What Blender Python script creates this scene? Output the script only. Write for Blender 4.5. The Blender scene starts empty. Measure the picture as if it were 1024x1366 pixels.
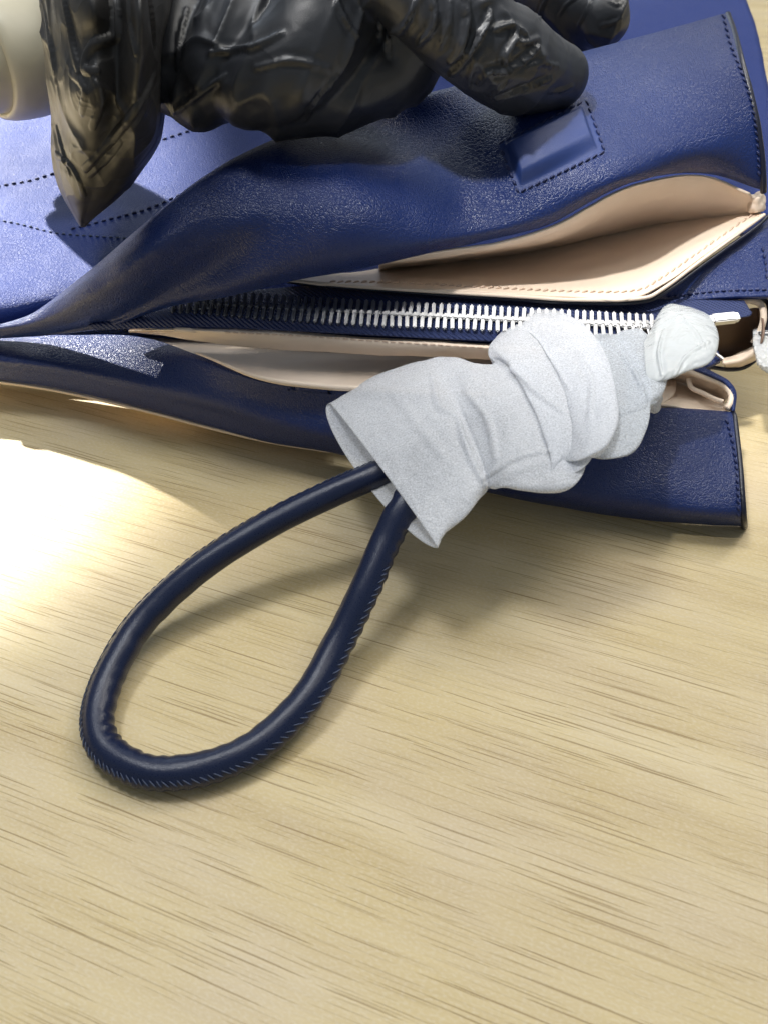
import bpy, bmesh, math, random
from mathutils import Vector, Matrix, noise
from mathutils.bvhtree import BVHTree
R = math.radians
random.seed(4)
SC = bpy.context.scene
COL = SC.collection
CM = 0.01

# ------------------------------------------------------------------ camera
CAM_H = 24.0
TILT = R(45)
F_PX = 1100.0
cam_d = bpy.data.cameras.new('camera')
cam = bpy.data.objects.new('camera', cam_d)
COL.objects.link(cam)
cam.location = (0, -CAM_H*CM, CAM_H*CM)
cam.rotation_euler = (TILT, 0, 0)
cam_d.sensor_fit = 'HORIZONTAL'
cam_d.sensor_width = 36
cam_d.lens = F_PX/1024*36
cam_d.clip_start = 0.01
cam_d.clip_end = 50
cam_d.dof.use_dof = True
cam_d.dof.focus_distance = 0.315
cam_d.dof.aperture_fstop = cam_d.lens/1.6
SC.camera = cam

# ------------------------------------------------------------------ world and lamps
SC.view_settings.view_transform = 'Standard'
SC.view_settings.look = 'None'
SC.view_settings.exposure = 0
SC.view_settings.gamma = 1
wd = bpy.data.worlds.new('World'); SC.world = wd; wd.use_nodes = True
wd.node_tree.nodes['Background'].inputs[0].default_value = (0.80, 0.90, 1.0, 1)
wd.node_tree.nodes['Background'].inputs[1].default_value = 0.27

def aim(o, target):
    d = Vector(target)-o.location
    o.rotation_euler = d.to_track_quat('-Z', 'Y').to_euler()
def area(name, loc, target, size, power, col, spread=180, sy=None):
    l = bpy.data.lights.new(name, 'AREA'); l.size = size; l.energy = power; l.color = col
    l.spread = R(spread)
    if sy: l.shape = 'RECTANGLE'; l.size_y = sy
    o = bpy.data.objects.new(name, l); COL.objects.link(o); o.location = loc; aim(o, target); return o
def spot(name, loc, target, size, power, col, ang, blend):
    l = bpy.data.lights.new(name, 'SPOT'); l.shadow_soft_size = size; l.energy = power; l.color = col
    l.spot_size = R(ang); l.spot_blend = blend
    o = bpy.data.objects.new(name, l); COL.objects.link(o); o.location = loc; aim(o, target); return o
# strong beam through the window from behind left: lights the table corner and the back of the bag
SUN = Vector((0.45, -0.50, -0.75)).normalized()
aimp = Vector((-0.412, 0.281, 0))
edge_p = Vector((-0.052, 0.026, 0))
cone = 2*math.degrees((edge_p-(aimp-SUN*1.6)).angle(SUN))
spot('window_beam', aimp-SUN*1.6, aimp, 0.020, 600, (1.0, 0.97, 0.92), cone, 0.24)
spot('far_added_spot', (0.30, 2.2, 1.5), (0.42, 0.66, 0), 0.05, 330, (1.0, 0.98, 0.95), 13.5, 0.3)  # added spot: whitens the far table and gives the back panel a haze
bt = Vector((0.107, 0.090, 0.06))
spot('sleeve_added_spot', bt+Vector((-.40, -.22, .90)).normalized()*1.6, bt, 0.045, 125, (1.0, 0.98, 0.95), 7.0, 0.30)  # added spot, brightens the paper sleeve and the right of the upper flap
# softer daylight from the window, behind left
area('window_light', (-0.38, 0.25, 1.6), (0.05, 0.05, 0.05), 0.30, 10, (0.93, 0.96, 1.0))
area('back_window', (-0.35, 1.68, 0.75), (0, 0.1, 0.05), 1.7, 15, (0.74, 0.85, 1.0), sy=1.0)
# ceiling lamps
area('ceiling_lamp', (0.85, 0.75, 1.25), (0, 0, 0), 0.34, 6.0, (1.0, 0.95, 0.86))
area('ceiling_panel', (0.32, 0.28, 1.25), (0.05, 0, 0), 0.85, 8.0, (1.0, 0.96, 0.88))

# ------------------------------------------------------------------ helpers
def P(px, py, z):
    """a point z cm above the table top, seen at photograph pixel (px, py); in cm"""
    u = (px-512)/F_PX; v = (683-py)/F_PX
    s = math.sin(TILT); c = math.cos(TILT)
    dx, dy, dz = u, s+v*c, -c+v*s
    t = (z-CAM_H)/dz
    return Vector((dx*t, -CAM_H+dy*t, z))
CAMP = Vector((0, -CAM_H, CAM_H))
def px_of(p):
    d = axdepth(p); v = (p-CAMP).dot(Vector((0, math.cos(TILT), math.sin(TILT))))/d
    return 512+F_PX*(p.x/d), 683-F_PX*v
def axdepth(p):
    return (p-CAMP).dot(Vector((0, math.sin(TILT), -math.cos(TILT))))
def pxcm(px, p):          # length of px pixels at point p
    return px/F_PX*axdepth(p)
def cr(p0, p1, p2, p3, t):
    return 0.5*((2*p1)+(-p0+p2)*t+(2*p0-5*p1+4*p2-p3)*t*t+(-p0+3*p1-3*p2+p3)*t*t*t)
def cre(pts, u):          # Catmull-Rom through pts, u in 0..1
    n = len(pts)-1
    x = min(max(u, 0), 1)*n
    i = min(int(x), n-1); t = x-i
    p1, p2 = pts[i], pts[i+1]
    p0 = pts[i-1] if i > 0 else p1*2-p2
    p3 = pts[i+2] if i+2 <= n else p2*2-p1
    return cr(p0, p1, p2, p3, t)
def mesh_obj(name, verts, faces, mat, parent=None, smooth=True, thick=0, offset=-1, kind=None, label=None, link=True):
    me = bpy.data.meshes.new(name)
    me.from_pydata([tuple(v*CM) for v in verts], [], faces)
    me.validate(); me.update()
    if smooth: me.polygons.foreach_set('use_smooth', [True]*len(me.polygons))
    if mat: me.materials.append(mat)
    o = bpy.data.objects.new(name, me)
    if link: COL.objects.link(o)
    if parent: o.parent = parent
    if thick:
        m = o.modifiers.new('thickness', 'SOLIDIFY'); m.thickness = thick*CM; m.offset = offset
    if kind: o['kind'] = kind
    if label: o['label'] = label
    return o
def empty(name, label, cat, group=None):
    o = bpy.data.objects.new(name, None); COL.objects.link(o)
    o.empty_display_size = 0.01
    o['label'] = label; o['category'] = cat
    if group: o['group'] = group
    return o
def grid_faces(nu, nv, closed=False):
    f = []
    for j in range(nv-1):
        for i in range(nu-(0 if closed else 1)):
            a = j*nu+i; b = j*nu+(i+1) % nu
            f.append((a, b, b+nu, a+nu))
    return f
class Sheet:
    """smooth sheet through a grid of control points given as rows of (px, py, z)"""
    def __init__(s, rows, nu, nv, disp=None, world=False):
        s.rows = [[(Vector(p) if world else P(*p)) for p in r] for r in rows]
        s.nu, s.nv = nu, nv
        V = []
        colc = [[cre(r, i/(nu-1)) for i in range(nu)] for r in s.rows]
        for j in range(nv):
            for i in range(nu):
                V.append(cre([c[i] for c in colc], j/(nv-1)))
        if disp:
            W = []
            for j in range(nv):
                for i in range(nu):
                    a = V[j*nu+max(i-1, 0)]; b = V[j*nu+min(i+1, nu-1)]
                    c = V[max(j-1, 0)*nu+i]; d = V[min(j+1, nv-1)*nu+i]
                    n = (b-a).cross(c-d)
                    if n.length > 1e-9: n.normalize()
                    W.append(V[j*nu+i]+n*disp(i/(nu-1), j/(nv-1), V[j*nu+i]))
            V = W
        s.V = V; s.F = grid_faces(nu, nv)
        s.bvh = BVHTree.FromPolygons(V, s.F)
    def build(s, name, mat, parent, thick=0.14, offset=-1, **k):
        return mesh_obj(name, s.V, [tuple(reversed(f)) for f in s.F], mat, parent, thick=thick, offset=offset, **k)
    def hit(s, px, py):
        d = (P(px, py, 0)-CAMP).normalized()
        h, n, i, t = s.bvh.ray_cast(CAMP, d)
        if h is None:
            h, n, i, t = s.bvh.find_nearest(P(px, py, 8))
            if h is None: return None
        if n.dot(d) > 0: n = -n
        return h, n
def polyline(pts, step):
    """points every step px along a pixel polyline smoothed by Catmull-Rom"""
    V = [Vector((a, b, 0)) for a, b in pts]
    fine = [cre(V, i/3000) for i in range(3001)]
    out = [fine[0]]; acc = 0
    for a, b in zip(fine, fine[1:]):
        acc += (b-a).length
        if acc >= step: out.append(b); acc -= step
    return out
def creases(V, F, lines, reach=1.0):
    """raise sharp film folds along pixel lines ray cast onto the surface: (points, height, width)"""
    bvh = BVHTree.FromPolygons(V, F)
    NN = [Vector() for _ in V]
    for f in F:
        n = (V[f[1]]-V[f[0]]).cross(V[f[2]]-V[f[0]])
        for i in f: NN[i] += n
    from mathutils.kdtree import KDTree
    kd = KDTree(len(V))
    for i, p in enumerate(V): kd.insert(p, i)
    kd.balance()
    off = {}
    for pts, h, w in lines:
        pl = polyline(pts, 1.2); best = {}
        for k, q in enumerate(pl):
            t = k/max(1, len(pl)-1); e = math.sin(math.pi*min(1, max(0, .06+.88*t)))**.5
            d = (P(q.x, q.y, 0)-CAMP).normalized()
            hp_, n_, i_, t_ = bvh.ray_cast(CAMP, d)
            if hp_ is None: continue
            for co_, ix, ds in kd.find_range(hp_, w*2.6):
                x = ds/w
                v = e*h*(math.exp(-x*x*2.2)-.28*math.exp(-(x-1.6)**2*2.5))
                if ix not in best or abs(v) > abs(best[ix]) : best[ix] = v
        for i, v in best.items(): off[i] = off.get(i, 0)+v
    toc = -1
    for i, v in off.items():
        n = NN[i].normalized()
        if n.dot(CAMP-V[i]) < 0: n = -n
        V[i] = V[i]+n*v
def capsule(V, F, a, b, w, n, h=None):
    """thread stitch from a to b: a small six-sided bulged thread"""
    h = h or w
    d = (b-a); t = d.normalized(); s = t.cross(n).normalized(); m = n
    base = len(V)
    for q, (u, r) in enumerate(((0, .45), (.25, 1), (.75, 1), (1, .45))):
        c = a+d*u+m*(h*(0.35 if r < 1 else 0.75))
        for k in range(6):
            an = k*math.pi/3
            V.append(c+s*math.cos(an)*w*r+m*math.sin(an)*h*r)
    for q in range(3):
        for k in range(6):
            F.append((base+q*6+k, base+q*6+(k+1) % 6, base+(q+1)*6+(k+1) % 6, base+(q+1)*6+k))
    F.append(tuple(base+k for k in reversed(range(6))))
    F.append(tuple(base+18+k for k in range(6)))
def stitches(sheet, pts, mat, parent, pitch=10, dash=0.72, w=0.035, skew=0.0, name='stitching', lift=0.0):
    pl = polyline(pts, 1.5)
    V, F = [], []
    k = 0; n = max(2, int(pitch/1.5)); m = max(1, int(n*dash))
    while k+m < len(pl):
        a, b = pl[k], pl[k+m]
        d = (b-a).normalized(); s = Vector((-d.y, d.x, 0))*skew
        ha = sheet.hit(a.x+s.x, a.y+s.y); hb = sheet.hit(b.x-s.x, b.y-s.y)
        if ha and hb and (ha[0]-hb[0]).length < 0.8:
            capsule(V, F, ha[0]+ha[1]*lift, hb[0]+hb[1]*lift, w*random.uniform(.85, 1.15), ha[1])
        k += n
    if V: return mesh_obj(name, V, F, mat, parent, kind='stuff')
def tube_mesh(path, rad, n=20, up=Vector((0, 0, 1)), fr=None, caps=True, squash=1.0):
    V, F = [], []
    N = len(path)
    for i, p in enumerate(path):
        t = (path[min(i+1, N-1)]-path[max(i-1, 0)]).normalized()
        s = t.cross(up).normalized(); u = s.cross(t).normalized()
        for k in range(n):
            a = 2*math.pi*k/n
            r = rad(i/(N-1), a) if callable(rad) else rad
            V.append(p+s*math.cos(a)*r+u*math.sin(a)*r*squash)
    F = grid_faces(n, N, closed=True)
    if caps:
        F.append(tuple(reversed(range(n)))); F.append(tuple((N-1)*n+k for k in range(n)))
    return V, F

# ------------------------------------------------------------------ materials
def nodes(name):
    m = bpy.data.materials.new(name); m.use_nodes = True
    nt = m.node_tree
    return m, nt, nt.nodes['Principled BSDF']
def N(nt, t, **k):
    n = nt.nodes.new(t)
    for a, b in k.items():
        if a in ('operation', 'feature', 'noise_dimensions', 'blend_type', 'distance', 'data_type', 'interpolation_type', 'mode'):
            setattr(n, a, b)
        else: n.inputs[a].default_value = b
    return n
def L(nt, a, b): nt.links.new(a, b)
def coords(nt, scale=(1, 1, 1), rot=(0, 0, 0)):
    tc = nt.nodes.new('ShaderNodeTexCoord'); mp = nt.nodes.new('ShaderNodeMapping')
    mp.vector_type = 'POINT'
    mp.inputs['Scale'].default_value = tuple(s*100 for s in scale)   # object coordinates in cm
    mp.inputs['Rotation'].default_value = rot
    L(nt, tc.outputs['Object'], mp.inputs['Vector'])
    return mp.outputs['Vector']
def ramp(nt, fac, stops):
    r = nt.nodes.new('ShaderNodeValToRGB')
    while len(r.color_ramp.elements) < len(stops): r.color_ramp.elements.new(.5)
    for e, (p, c) in zip(r.color_ramp.elements, stops):
        e.position = p; e.color = c if len(c) == 4 else (*c, 1)
    L(nt, fac, r.inputs['Fac']); return r.outputs['Color']
def g(v): return (v, v, v, 1)
def math_n(nt, op, a, b=None, c=None):
    n = nt.nodes.new('ShaderNodeMath'); n.operation = op
    for i, x in enumerate((a, b, c)):
        if x is None: continue
        if isinstance(x, (int, float)): n.inputs[i].default_value = x
        else: L(nt, x, n.inputs[i])
    return n.outputs[0]
def mixc(nt, fac, a, b, mode='MIX'):
    n = nt.nodes.new('ShaderNodeMix'); n.data_type = 'RGBA'; n.blend_type = mode
    for i, x in ((0, fac), (6, a), (7, b)):
        if isinstance(x, (int, float)): n.inputs[i].default_value = x
        elif isinstance(x, tuple): n.inputs[i].default_value = x
        else: L(nt, x, n.inputs[i])
    return n.outputs[2]

def leather(name, base, grain=5.5, bump=0.35, rough=0.40, wr=0.25, spec=0.5):
    m, nt, b = nodes(name)
    co = coords(nt)
    vz = N(nt, 'ShaderNodeTexNoise', Scale=1.1, Detail=3.0); L(nt, co, vz.inputs['Vector'])
    wob = nt.nodes.new('ShaderNodeVectorMath'); wob.operation = 'MULTIPLY_ADD'
    L(nt, vz.outputs['Color'], wob.inputs[0]); wob.inputs[1].default_value = (.25, .25, .25); L(nt, co, wob.inputs[2])
    v1 = N(nt, 'ShaderNodeTexVoronoi', feature='DISTANCE_TO_EDGE', Scale=grain); L(nt, wob.outputs[0], v1.inputs['Vector'])
    v2 = N(nt, 'ShaderNodeTexVoronoi', feature='DISTANCE_TO_EDGE', Scale=grain*2.1); L(nt, wob.outputs[0], v2.inputs['Vector'])
    nz = N(nt, 'ShaderNodeTexNoise', Scale=grain*3, Detail=4.0); L(nt, co, nz.inputs['Vector'])
    big = N(nt, 'ShaderNodeTexNoise', Scale=0.55, Detail=2.0); L(nt, co, big.inputs['Vector'])
    amt = ramp(nt, big.outputs['Fac'], [(.35, g(.7)), (.65, g(1))])
    e1 = ramp(nt, v1.outputs['Distance'], [(0, g(0)), (.12, g(1))])
    e2 = ramp(nt, v2.outputs['Distance'], [(0, g(0)), (.16, g(1))])
    s = math_n(nt, 'ADD', math_n(nt, 'MULTIPLY', e1, .7), math_n(nt, 'MULTIPLY', e2, .4))
    s = math_n(nt, 'MULTIPLY', s, amt)
    s = math_n(nt, 'ADD', s, math_n(nt, 'MULTIPLY', nz.outputs['Fac'], .8))
    mu = N(nt, 'ShaderNodeTexNoise', Scale=1.6, Detail=4.0, Distortion=.8); L(nt, co, mu.inputs['Vector'])
    bp2 = N(nt, 'ShaderNodeBump', Strength=wr*.35, Distance=0.0006); L(nt, mu.outputs['Fac'], bp2.inputs['Height'])
    bp = N(nt, 'ShaderNodeBump', Strength=bump*1.1, Distance=0.0007); L(nt, s, bp.inputs['Height']); L(nt, bp2.outputs['Normal'], bp.inputs['Normal'])
    L(nt, bp.outputs['Normal'], b.inputs['Normal'])
    c = mixc(nt, math_n(nt, 'MULTIPLY', big.outputs['Fac'], .5), (*[x*1.0 for x in base], 1), (*[x*1.15 for x in base], 1))
    L(nt, c, b.inputs['Base Color'])
    L(nt, ramp(nt, nz.outputs['Fac'], [(.3, g(rough-.05)), (.7, g(rough+.09))]), b.inputs['Roughness'])
    b.inputs['Specular IOR Level'].default_value = spec
    return m
NAVY = (0.0062, 0.019, 0.098)
M_navy = leather('navy_leather', NAVY, spec=.42, rough=.30)
M_sunlit = leather('navy_leather_sunlit', (0.016, 0.036, 0.175), grain=6, spec=.22, rough=.46)  # same navy leather, sunlit brightness put into the base colour
M_strap = leather('navy_strap_leather', (0.0035, 0.009, 0.036), grain=9, bump=.10, rough=.30, wr=.3)
M_patch = leather('navy_patch_leather', (0.013, 0.032, 0.135), grain=14, bump=.22, rough=.45, wr=.1)
M_beige = leather('beige_lining', (0.74, 0.61, 0.49), grain=10, bump=.10, rough=.48, wr=.25, spec=.35)

def plain(name, col, rough=.5, metal=0, spec=.5, noise_s=None, bump=0.2):
    m, nt, b = nodes(name)
    b.inputs['Base Color'].default_value = (*col, 1); b.inputs['Roughness'].default_value = rough
    b.inputs['Metallic'].default_value = metal; b.inputs['Specular IOR Level'].default_value = spec
    if noise_s:
        co = coords(nt)
        nz = N(nt, 'ShaderNodeTexNoise', Scale=noise_s, Detail=4.0); L(nt, co, nz.inputs['Vector'])
        bp = N(nt, 'ShaderNodeBump', Strength=bump, Distance=0.0003); L(nt, nz.outputs['Fac'], bp.inputs['Height'])
        L(nt, bp.outputs['Normal'], b.inputs['Normal'])
        L(nt, mixc(nt, nz.outputs['Fac'], (*[x*.8 for x in col], 1), (*[min(1, x*1.2) for x in col], 1)), b.inputs['Base Color'])
    return m
M_thread = plain('navy_thread', (0.010, 0.018, 0.080), .6, noise_s=30, bump=.6)
M_thread_pale = plain('grey_thread', (0.06, 0.08, 0.14), .6, noise_s=30, bump=.6)
M_thread_beige = plain('beige_thread', (0.62, 0.47, 0.36), .6, noise_s=30, bump=.6)
M_edge = plain('dark_edge_paint', (0.006, 0.008, 0.020), .35, noise_s=6, bump=.5)
M_metal = plain('polished_steel', (0.46, 0.46, 0.47), .32, metal=1, noise_s=8, bump=.12)
M_hole = plain('needle_hole', (0.002, 0.003, 0.01), .8)

def tape_mat():
    m, nt, b = nodes('navy_zip_tape')
    co = coords(nt, rot=(0, 0, R(4)))
    w = N(nt, 'ShaderNodeTexWave', Scale=2.6, Distortion=1.2, Detail=1.0); w.bands_direction = 'DIAGONAL'; L(nt, co, w.inputs['Vector'])
    w2 = N(nt, 'ShaderNodeTexNoise', Scale=22.0, Detail=3.0); L(nt, co, w2.inputs['Vector'])
    h = math_n(nt, 'ADD', w.outputs['Fac'], math_n(nt, 'MULTIPLY', w2.outputs['Fac'], .8))
    bp = N(nt, 'ShaderNodeBump', Strength=.9, Distance=0.0006); L(nt, h, bp.inputs['Height']); L(nt, bp.outputs['Normal'], b.inputs['Normal'])
    L(nt, mixc(nt, w2.outputs['Fac'], (.006, .013, .06, 1), (.02, .04, .15, 1)), b.inputs['Base Color'])
    b.inputs['Roughness'].default_value = .6
    return m
M_tape = tape_mat()

def glove_mat():
    m, nt, b = nodes('black_glove_film')
    co = coords(nt, rot=(0, 0, R(35)), scale=(1, .45, 1))
    n1 = N(nt, 'ShaderNodeTexNoise', Scale=.5, Detail=1.0, Distortion=.8); L(nt, co, n1.inputs['Vector'])
    r1 = math_n(nt, 'ABSOLUTE', math_n(nt, 'SUBTRACT', n1.outputs['Fac'], .5))
    n2 = N(nt, 'ShaderNodeTexNoise', Scale=28.0, Detail=2.0); L(nt, coords(nt), n2.inputs['Vector'])
    bp = N(nt, 'ShaderNodeBump', Strength=.25, Distance=0.004); bp.invert = True; L(nt, math_n(nt, 'MINIMUM', r1, .2), bp.inputs['Height'])
    bp2 = N(nt, 'ShaderNodeBump', Strength=.22, Distance=0.0003); L(nt, n2.outputs['Fac'], bp2.inputs['Height']); L(nt, bp.outputs['Normal'], bp2.inputs['Normal'])
    L(nt, bp2.outputs['Normal'], b.inputs['Normal'])
    b.inputs['Base Color'].default_value = (.020, .022, .027, 1)
    b.inputs['Roughness'].default_value = .40
    b.inputs['Specular IOR Level'].default_value = .55
    return m
M_glove = glove_mat()
def film_mat():
    m, nt, b = nodes('black_cuff_film')
    co = coords(nt, rot=(0, 0, R(15)), scale=(1, .5, 1))
    n1 = N(nt, 'ShaderNodeTexNoise', Scale=.5, Detail=1.5, Distortion=1.2); L(nt, co, n1.inputs['Vector'])
    r1 = math_n(nt, 'ABSOLUTE', math_n(nt, 'SUBTRACT', n1.outputs['Fac'], .5))
    bp = N(nt, 'ShaderNodeBump', Strength=.5, Distance=0.004); bp.invert = True; L(nt, r1, bp.inputs['Height'])
    L(nt, bp.outputs['Normal'], b.inputs['Normal'])
    b.inputs['Base Color'].default_value = (.028, .027, .027, 1)
    b.inputs['Roughness'].default_value = .40
    tr = N(nt, 'ShaderNodeBsdfTranslucent'); tr.inputs['Color'].default_value = (.05, .04, .03, 1)
    mx = N(nt, 'ShaderNodeMixShader', Fac=.25); L(nt, b.outputs[0], mx.inputs[1]); L(nt, tr.outputs[0], mx.inputs[2])
    L(nt, mx.outputs[0], nt.nodes['Material Output'].inputs['Surface'])
    return m
M_film = film_mat()

def paper_mat(name, see=.40, col=(.86, .88, .92), sheen=.2, rough=.34, grain=1):
    m, nt, b = nodes(name)
    co = coords(nt)
    n1 = N(nt, 'ShaderNodeTexNoise', Scale=16.0, Detail=4.0, Roughness=.6); L(nt, co, n1.inputs['Vector'])
    n2 = N(nt, 'ShaderNodeTexVoronoi', Scale=16.0); L(nt, co, n2.inputs['Vector'])
    n3 = N(nt, 'ShaderNodeTexNoise', Scale=1.5, Detail=3.0, Distortion=.6); L(nt, co, n3.inputs['Vector'])
    h = math_n(nt, 'ADD', n1.outputs['Fac'], math_n(nt, 'MULTIPLY', n2.outputs['Distance'], .4))
    bp0 = N(nt, 'ShaderNodeBump', Strength=.30, Distance=0.003); L(nt, n3.outputs['Fac'], bp0.inputs['Height'])
    bp = N(nt, 'ShaderNodeBump', Strength=.5*grain, Distance=0.0005); L(nt, h, bp.inputs['Height']); L(nt, bp0.outputs['Normal'], bp.inputs['Normal'])
    L(nt, bp.outputs['Normal'], b.inputs['Normal'])
    L(nt, mixc(nt, n1.outputs['Fac'], (*[x*.95 for x in col], 1), (*[min(1, x*1.04) for x in col], 1)), b.inputs['Base Color'])
    b.inputs['Roughness'].default_value = rough
    b.inputs['Specular IOR Level'].default_value = .6
    b.inputs['Sheen Weight'].default_value = sheen
    tr = N(nt, 'ShaderNodeBsdfTranslucent'); tr.inputs['Color'].default_value = (.85, .87, .92, 1)
    tp = N(nt, 'ShaderNodeBsdfTransparent')
    mx = N(nt, 'ShaderNodeMixShader', Fac=.28); L(nt, b.outputs[0], mx.inputs[1]); L(nt, tr.outputs[0], mx.inputs[2])
    L(nt, bp.outputs['Normal'], tr.inputs['Normal'])
    mx2 = N(nt, 'ShaderNodeMixShader'); L(nt, mx.outputs[0], mx2.inputs[1]); L(nt, tp.outputs[0], mx2.inputs[2])
    L(nt, ramp(nt, n1.outputs['Fac'], [(.3, g(see*.4)), (.7, g(see*1.6))]), mx2.inputs[0])
    L(nt, mx2.outputs[0], nt.nodes['Material Output'].inputs['Surface'])
    return m
M_paper = paper_mat('white_foam_paper')
M_thin = paper_mat('thin_foam_paper', see=.50, col=(.66, .70, .75))
M_plastic = paper_mat('milky_plastic_film', see=.40, col=(.80, .81, .79), rough=.16, sheen=0, grain=.15)

def clear_mat(name='clear_plastic_film', fac=.62, col=(.8, .82, .84), rough=.12, bs=.8):
    m, nt, b = nodes(name)
    co = coords(nt)
    n3 = N(nt, 'ShaderNodeTexNoise', Scale=1.6, Detail=3.0, Distortion=.9); L(nt, co, n3.inputs['Vector'])
    bp0 = N(nt, 'ShaderNodeBump', Strength=bs, Distance=0.006); L(nt, n3.outputs['Fac'], bp0.inputs['Height'])
    L(nt, bp0.outputs['Normal'], b.inputs['Normal'])
    b.inputs['Base Color'].default_value = (*col, 1); b.inputs['Roughness'].default_value = rough
    tp = N(nt, 'ShaderNodeBsdfTransparent')
    mx2 = N(nt, 'ShaderNodeMixShader', Fac=fac); L(nt, b.outputs[0], mx2.inputs[1]); L(nt, tp.outputs[0], mx2.inputs[2])
    L(nt, mx2.outputs[0], nt.nodes['Material Output'].inputs['Surface'])
    return m
M_clear = clear_mat()
M_milky = clear_mat('milky_film', .56, (.70, .73, .74), .14, .25)

def wood_mat():
    m, nt, b = nodes('pale_oak_laminate')
    AZ = R(20.5)
    def dash(al, ac, off, thr, wob=.0):
        tc = nt.nodes.new('ShaderNodeTexCoord')
        m1 = nt.nodes.new('ShaderNodeMapping'); m1.inputs['Rotation'].default_value = (0, 0, AZ); m1.inputs['Scale'].default_value = (100, 100, 100)
        L(nt, tc.outputs['Object'], m1.inputs['Vector'])
        wn = N(nt, 'ShaderNodeTexNoise', Scale=.22, Detail=2.0); L(nt, m1.outputs['Vector'], wn.inputs['Vector'])
        wv = nt.nodes.new('ShaderNodeVectorMath'); wv.operation = 'MULTIPLY_ADD'
        L(nt, wn.outputs['Color'], wv.inputs[0]); wv.inputs[1].default_value = (0, wob, 0); L(nt, m1.outputs['Vector'], wv.inputs[2])
        m2 = nt.nodes.new('ShaderNodeMapping'); m2.inputs['Scale'].default_value = (al, ac, 1); m2.inputs['Location'].default_value = (off, off*1.7, 0)
        L(nt, wv.outputs[0], m2.inputs['Vector'])
        v = N(nt, 'ShaderNodeTexVoronoi', Scale=1.0); v.voronoi_dimensions = '2D'
        L(nt, m2.outputs['Vector'], v.inputs['Vector'])
        sep = nt.nodes.new('ShaderNodeSeparateColor'); L(nt, v.outputs['Color'], sep.inputs[0])
        t = math_n(nt, 'MULTIPLY', math_n(nt, 'ADD', sep.outputs[0], .25), thr)
        d = math_n(nt, 'SUBTRACT', 1.0, math_n(nt, 'DIVIDE', v.outputs['Distance'], t))
        d = math_n(nt, 'MULTIPLY', math_n(nt, 'MAXIMUM', d, 0.0), 4.0)
        d = math_n(nt, 'MINIMUM', d, 1.0)
        return math_n(nt, 'MULTIPLY', d, math_n(nt, 'ADD', math_n(nt, 'MULTIPLY', sep.outputs[1], .7), .3)), wv.outputs[0]
    d1, base = dash(.080, 5.8, 0, .150, .14)
    d2, _ = dash(.11, 7.2, 13.7, .145, .14)
    d3, _ = dash(.16, 9.5, 31.3, .165, .14)
    d4, _ = dash(.13, 8.4, 57.9, .150, .14)
    def sn(sx, sy, det=3.0):
        mm = nt.nodes.new('ShaderNodeMapping'); mm.inputs['Scale'].default_value = (sx, sy, 1); L(nt, base, mm.inputs['Vector'])
        n = N(nt, 'ShaderNodeTexNoise', Scale=1.0, Detail=det); L(nt, mm.outputs['Vector'], n.inputs['Vector']); return n.outputs['Fac']
    bands = sn(.035, .55); fine = sn(.35, 9.0); blot = sn(.16, .22); speck = sn(7.0, 14.0)
    col = ramp(nt, bands, [(.30, (.53, .405, .195)), (.5, (.61, .485, .25)), (.70, (.68, .56, .32))])
    col = mixc(nt, ramp(nt, fine, [(.35, g(.0)), (.75, g(.28))]), col, (.47, .37, .225, 1))
    col = mixc(nt, ramp(nt, blot, [(.40, g(0)), (.70, g(.35))]), col, (.60, .50, .40, 1))
    col = mixc(nt, ramp(nt, speck, [(.45, g(0)), (.75, g(.38))]), col, (.72, .65, .50, 1))
    dd = math_n(nt, 'MINIMUM', math_n(nt, 'ADD', math_n(nt, 'ADD', d1, d2), math_n(nt, 'MULTIPLY', math_n(nt, 'ADD', d3, d4), .5)), 1.0)
    col = mixc(nt, math_n(nt, 'MULTIPLY', dd, .80), col, (.27, .175, .065, 1))
    # a few specks of dust and tiny dents
    vd = N(nt, 'ShaderNodeTexVoronoi', Scale=.16); L(nt, base, vd.inputs['Vector'])
    sp = ramp(nt, vd.outputs['Distance'], [(0, g(1)), (.016, g(.8)), (.022, g(0))])
    col = mixc(nt, math_n(nt, 'MULTIPLY', sp, .7), col, (.28, .25, .20, 1))
    L(nt, col, b.inputs['Base Color'])
    h = math_n(nt, 'SUBTRACT', math_n(nt, 'MULTIPLY', speck, .5), dd)
    bp = N(nt, 'ShaderNodeBump', Strength=.35, Distance=0.0003); L(nt, h, bp.inputs['Height']); L(nt, bp.outputs['Normal'], b.inputs['Normal'])
    b.inputs['Roughness'].default_value = .50
    b.inputs['Specular IOR Level'].default_value = .40
    return m
M_wood = wood_mat()

# ------------------------------------------------------------------ the table
def box(name, x0, x1, y0, y1, z0, z1, mat, parent=None, bev=0.3):
    bm = bmesh.new(); bmesh.ops.create_cube(bm, size=1)
    for v in bm.verts:
        v.co = Vector(((x0+x1)/2+v.co.x*(x1-x0), (y0+y1)/2+v.co.y*(y1-y0), (z0+z1)/2+v.co.z*(z1-z0)))*CM
    if bev: bmesh.ops.bevel(bm, geom=bm.edges[:], offset=bev*CM, segments=3, affect='EDGES')
    me = bpy.data.meshes.new(name); bm.to_mesh(me); bm.free(); me.materials.append(mat)
    o = bpy.data.objects.new(name, me); COL.objects.link(o)
    if parent: o.parent = parent
    return o
tt = box('table', -95, 105, -38, 150, -2.5, 0, M_wood)
tt['label'] = 'pale oak table top with fine dark grain under the navy handbag'; tt['category'] = 'table'
tt['kind'] = 'structure'
M_wall = plain('white_wall', (.85, .86, .88), .8, noise_s=.8, bump=.1)
wl = box('wall', -260, 260, 175, 180, -80, 160, M_wall); wl['kind'] = 'structure'
M_floor = plain('grey_floor', (.35, .34, .33), .6, noise_s=.3, bump=.1)
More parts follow.
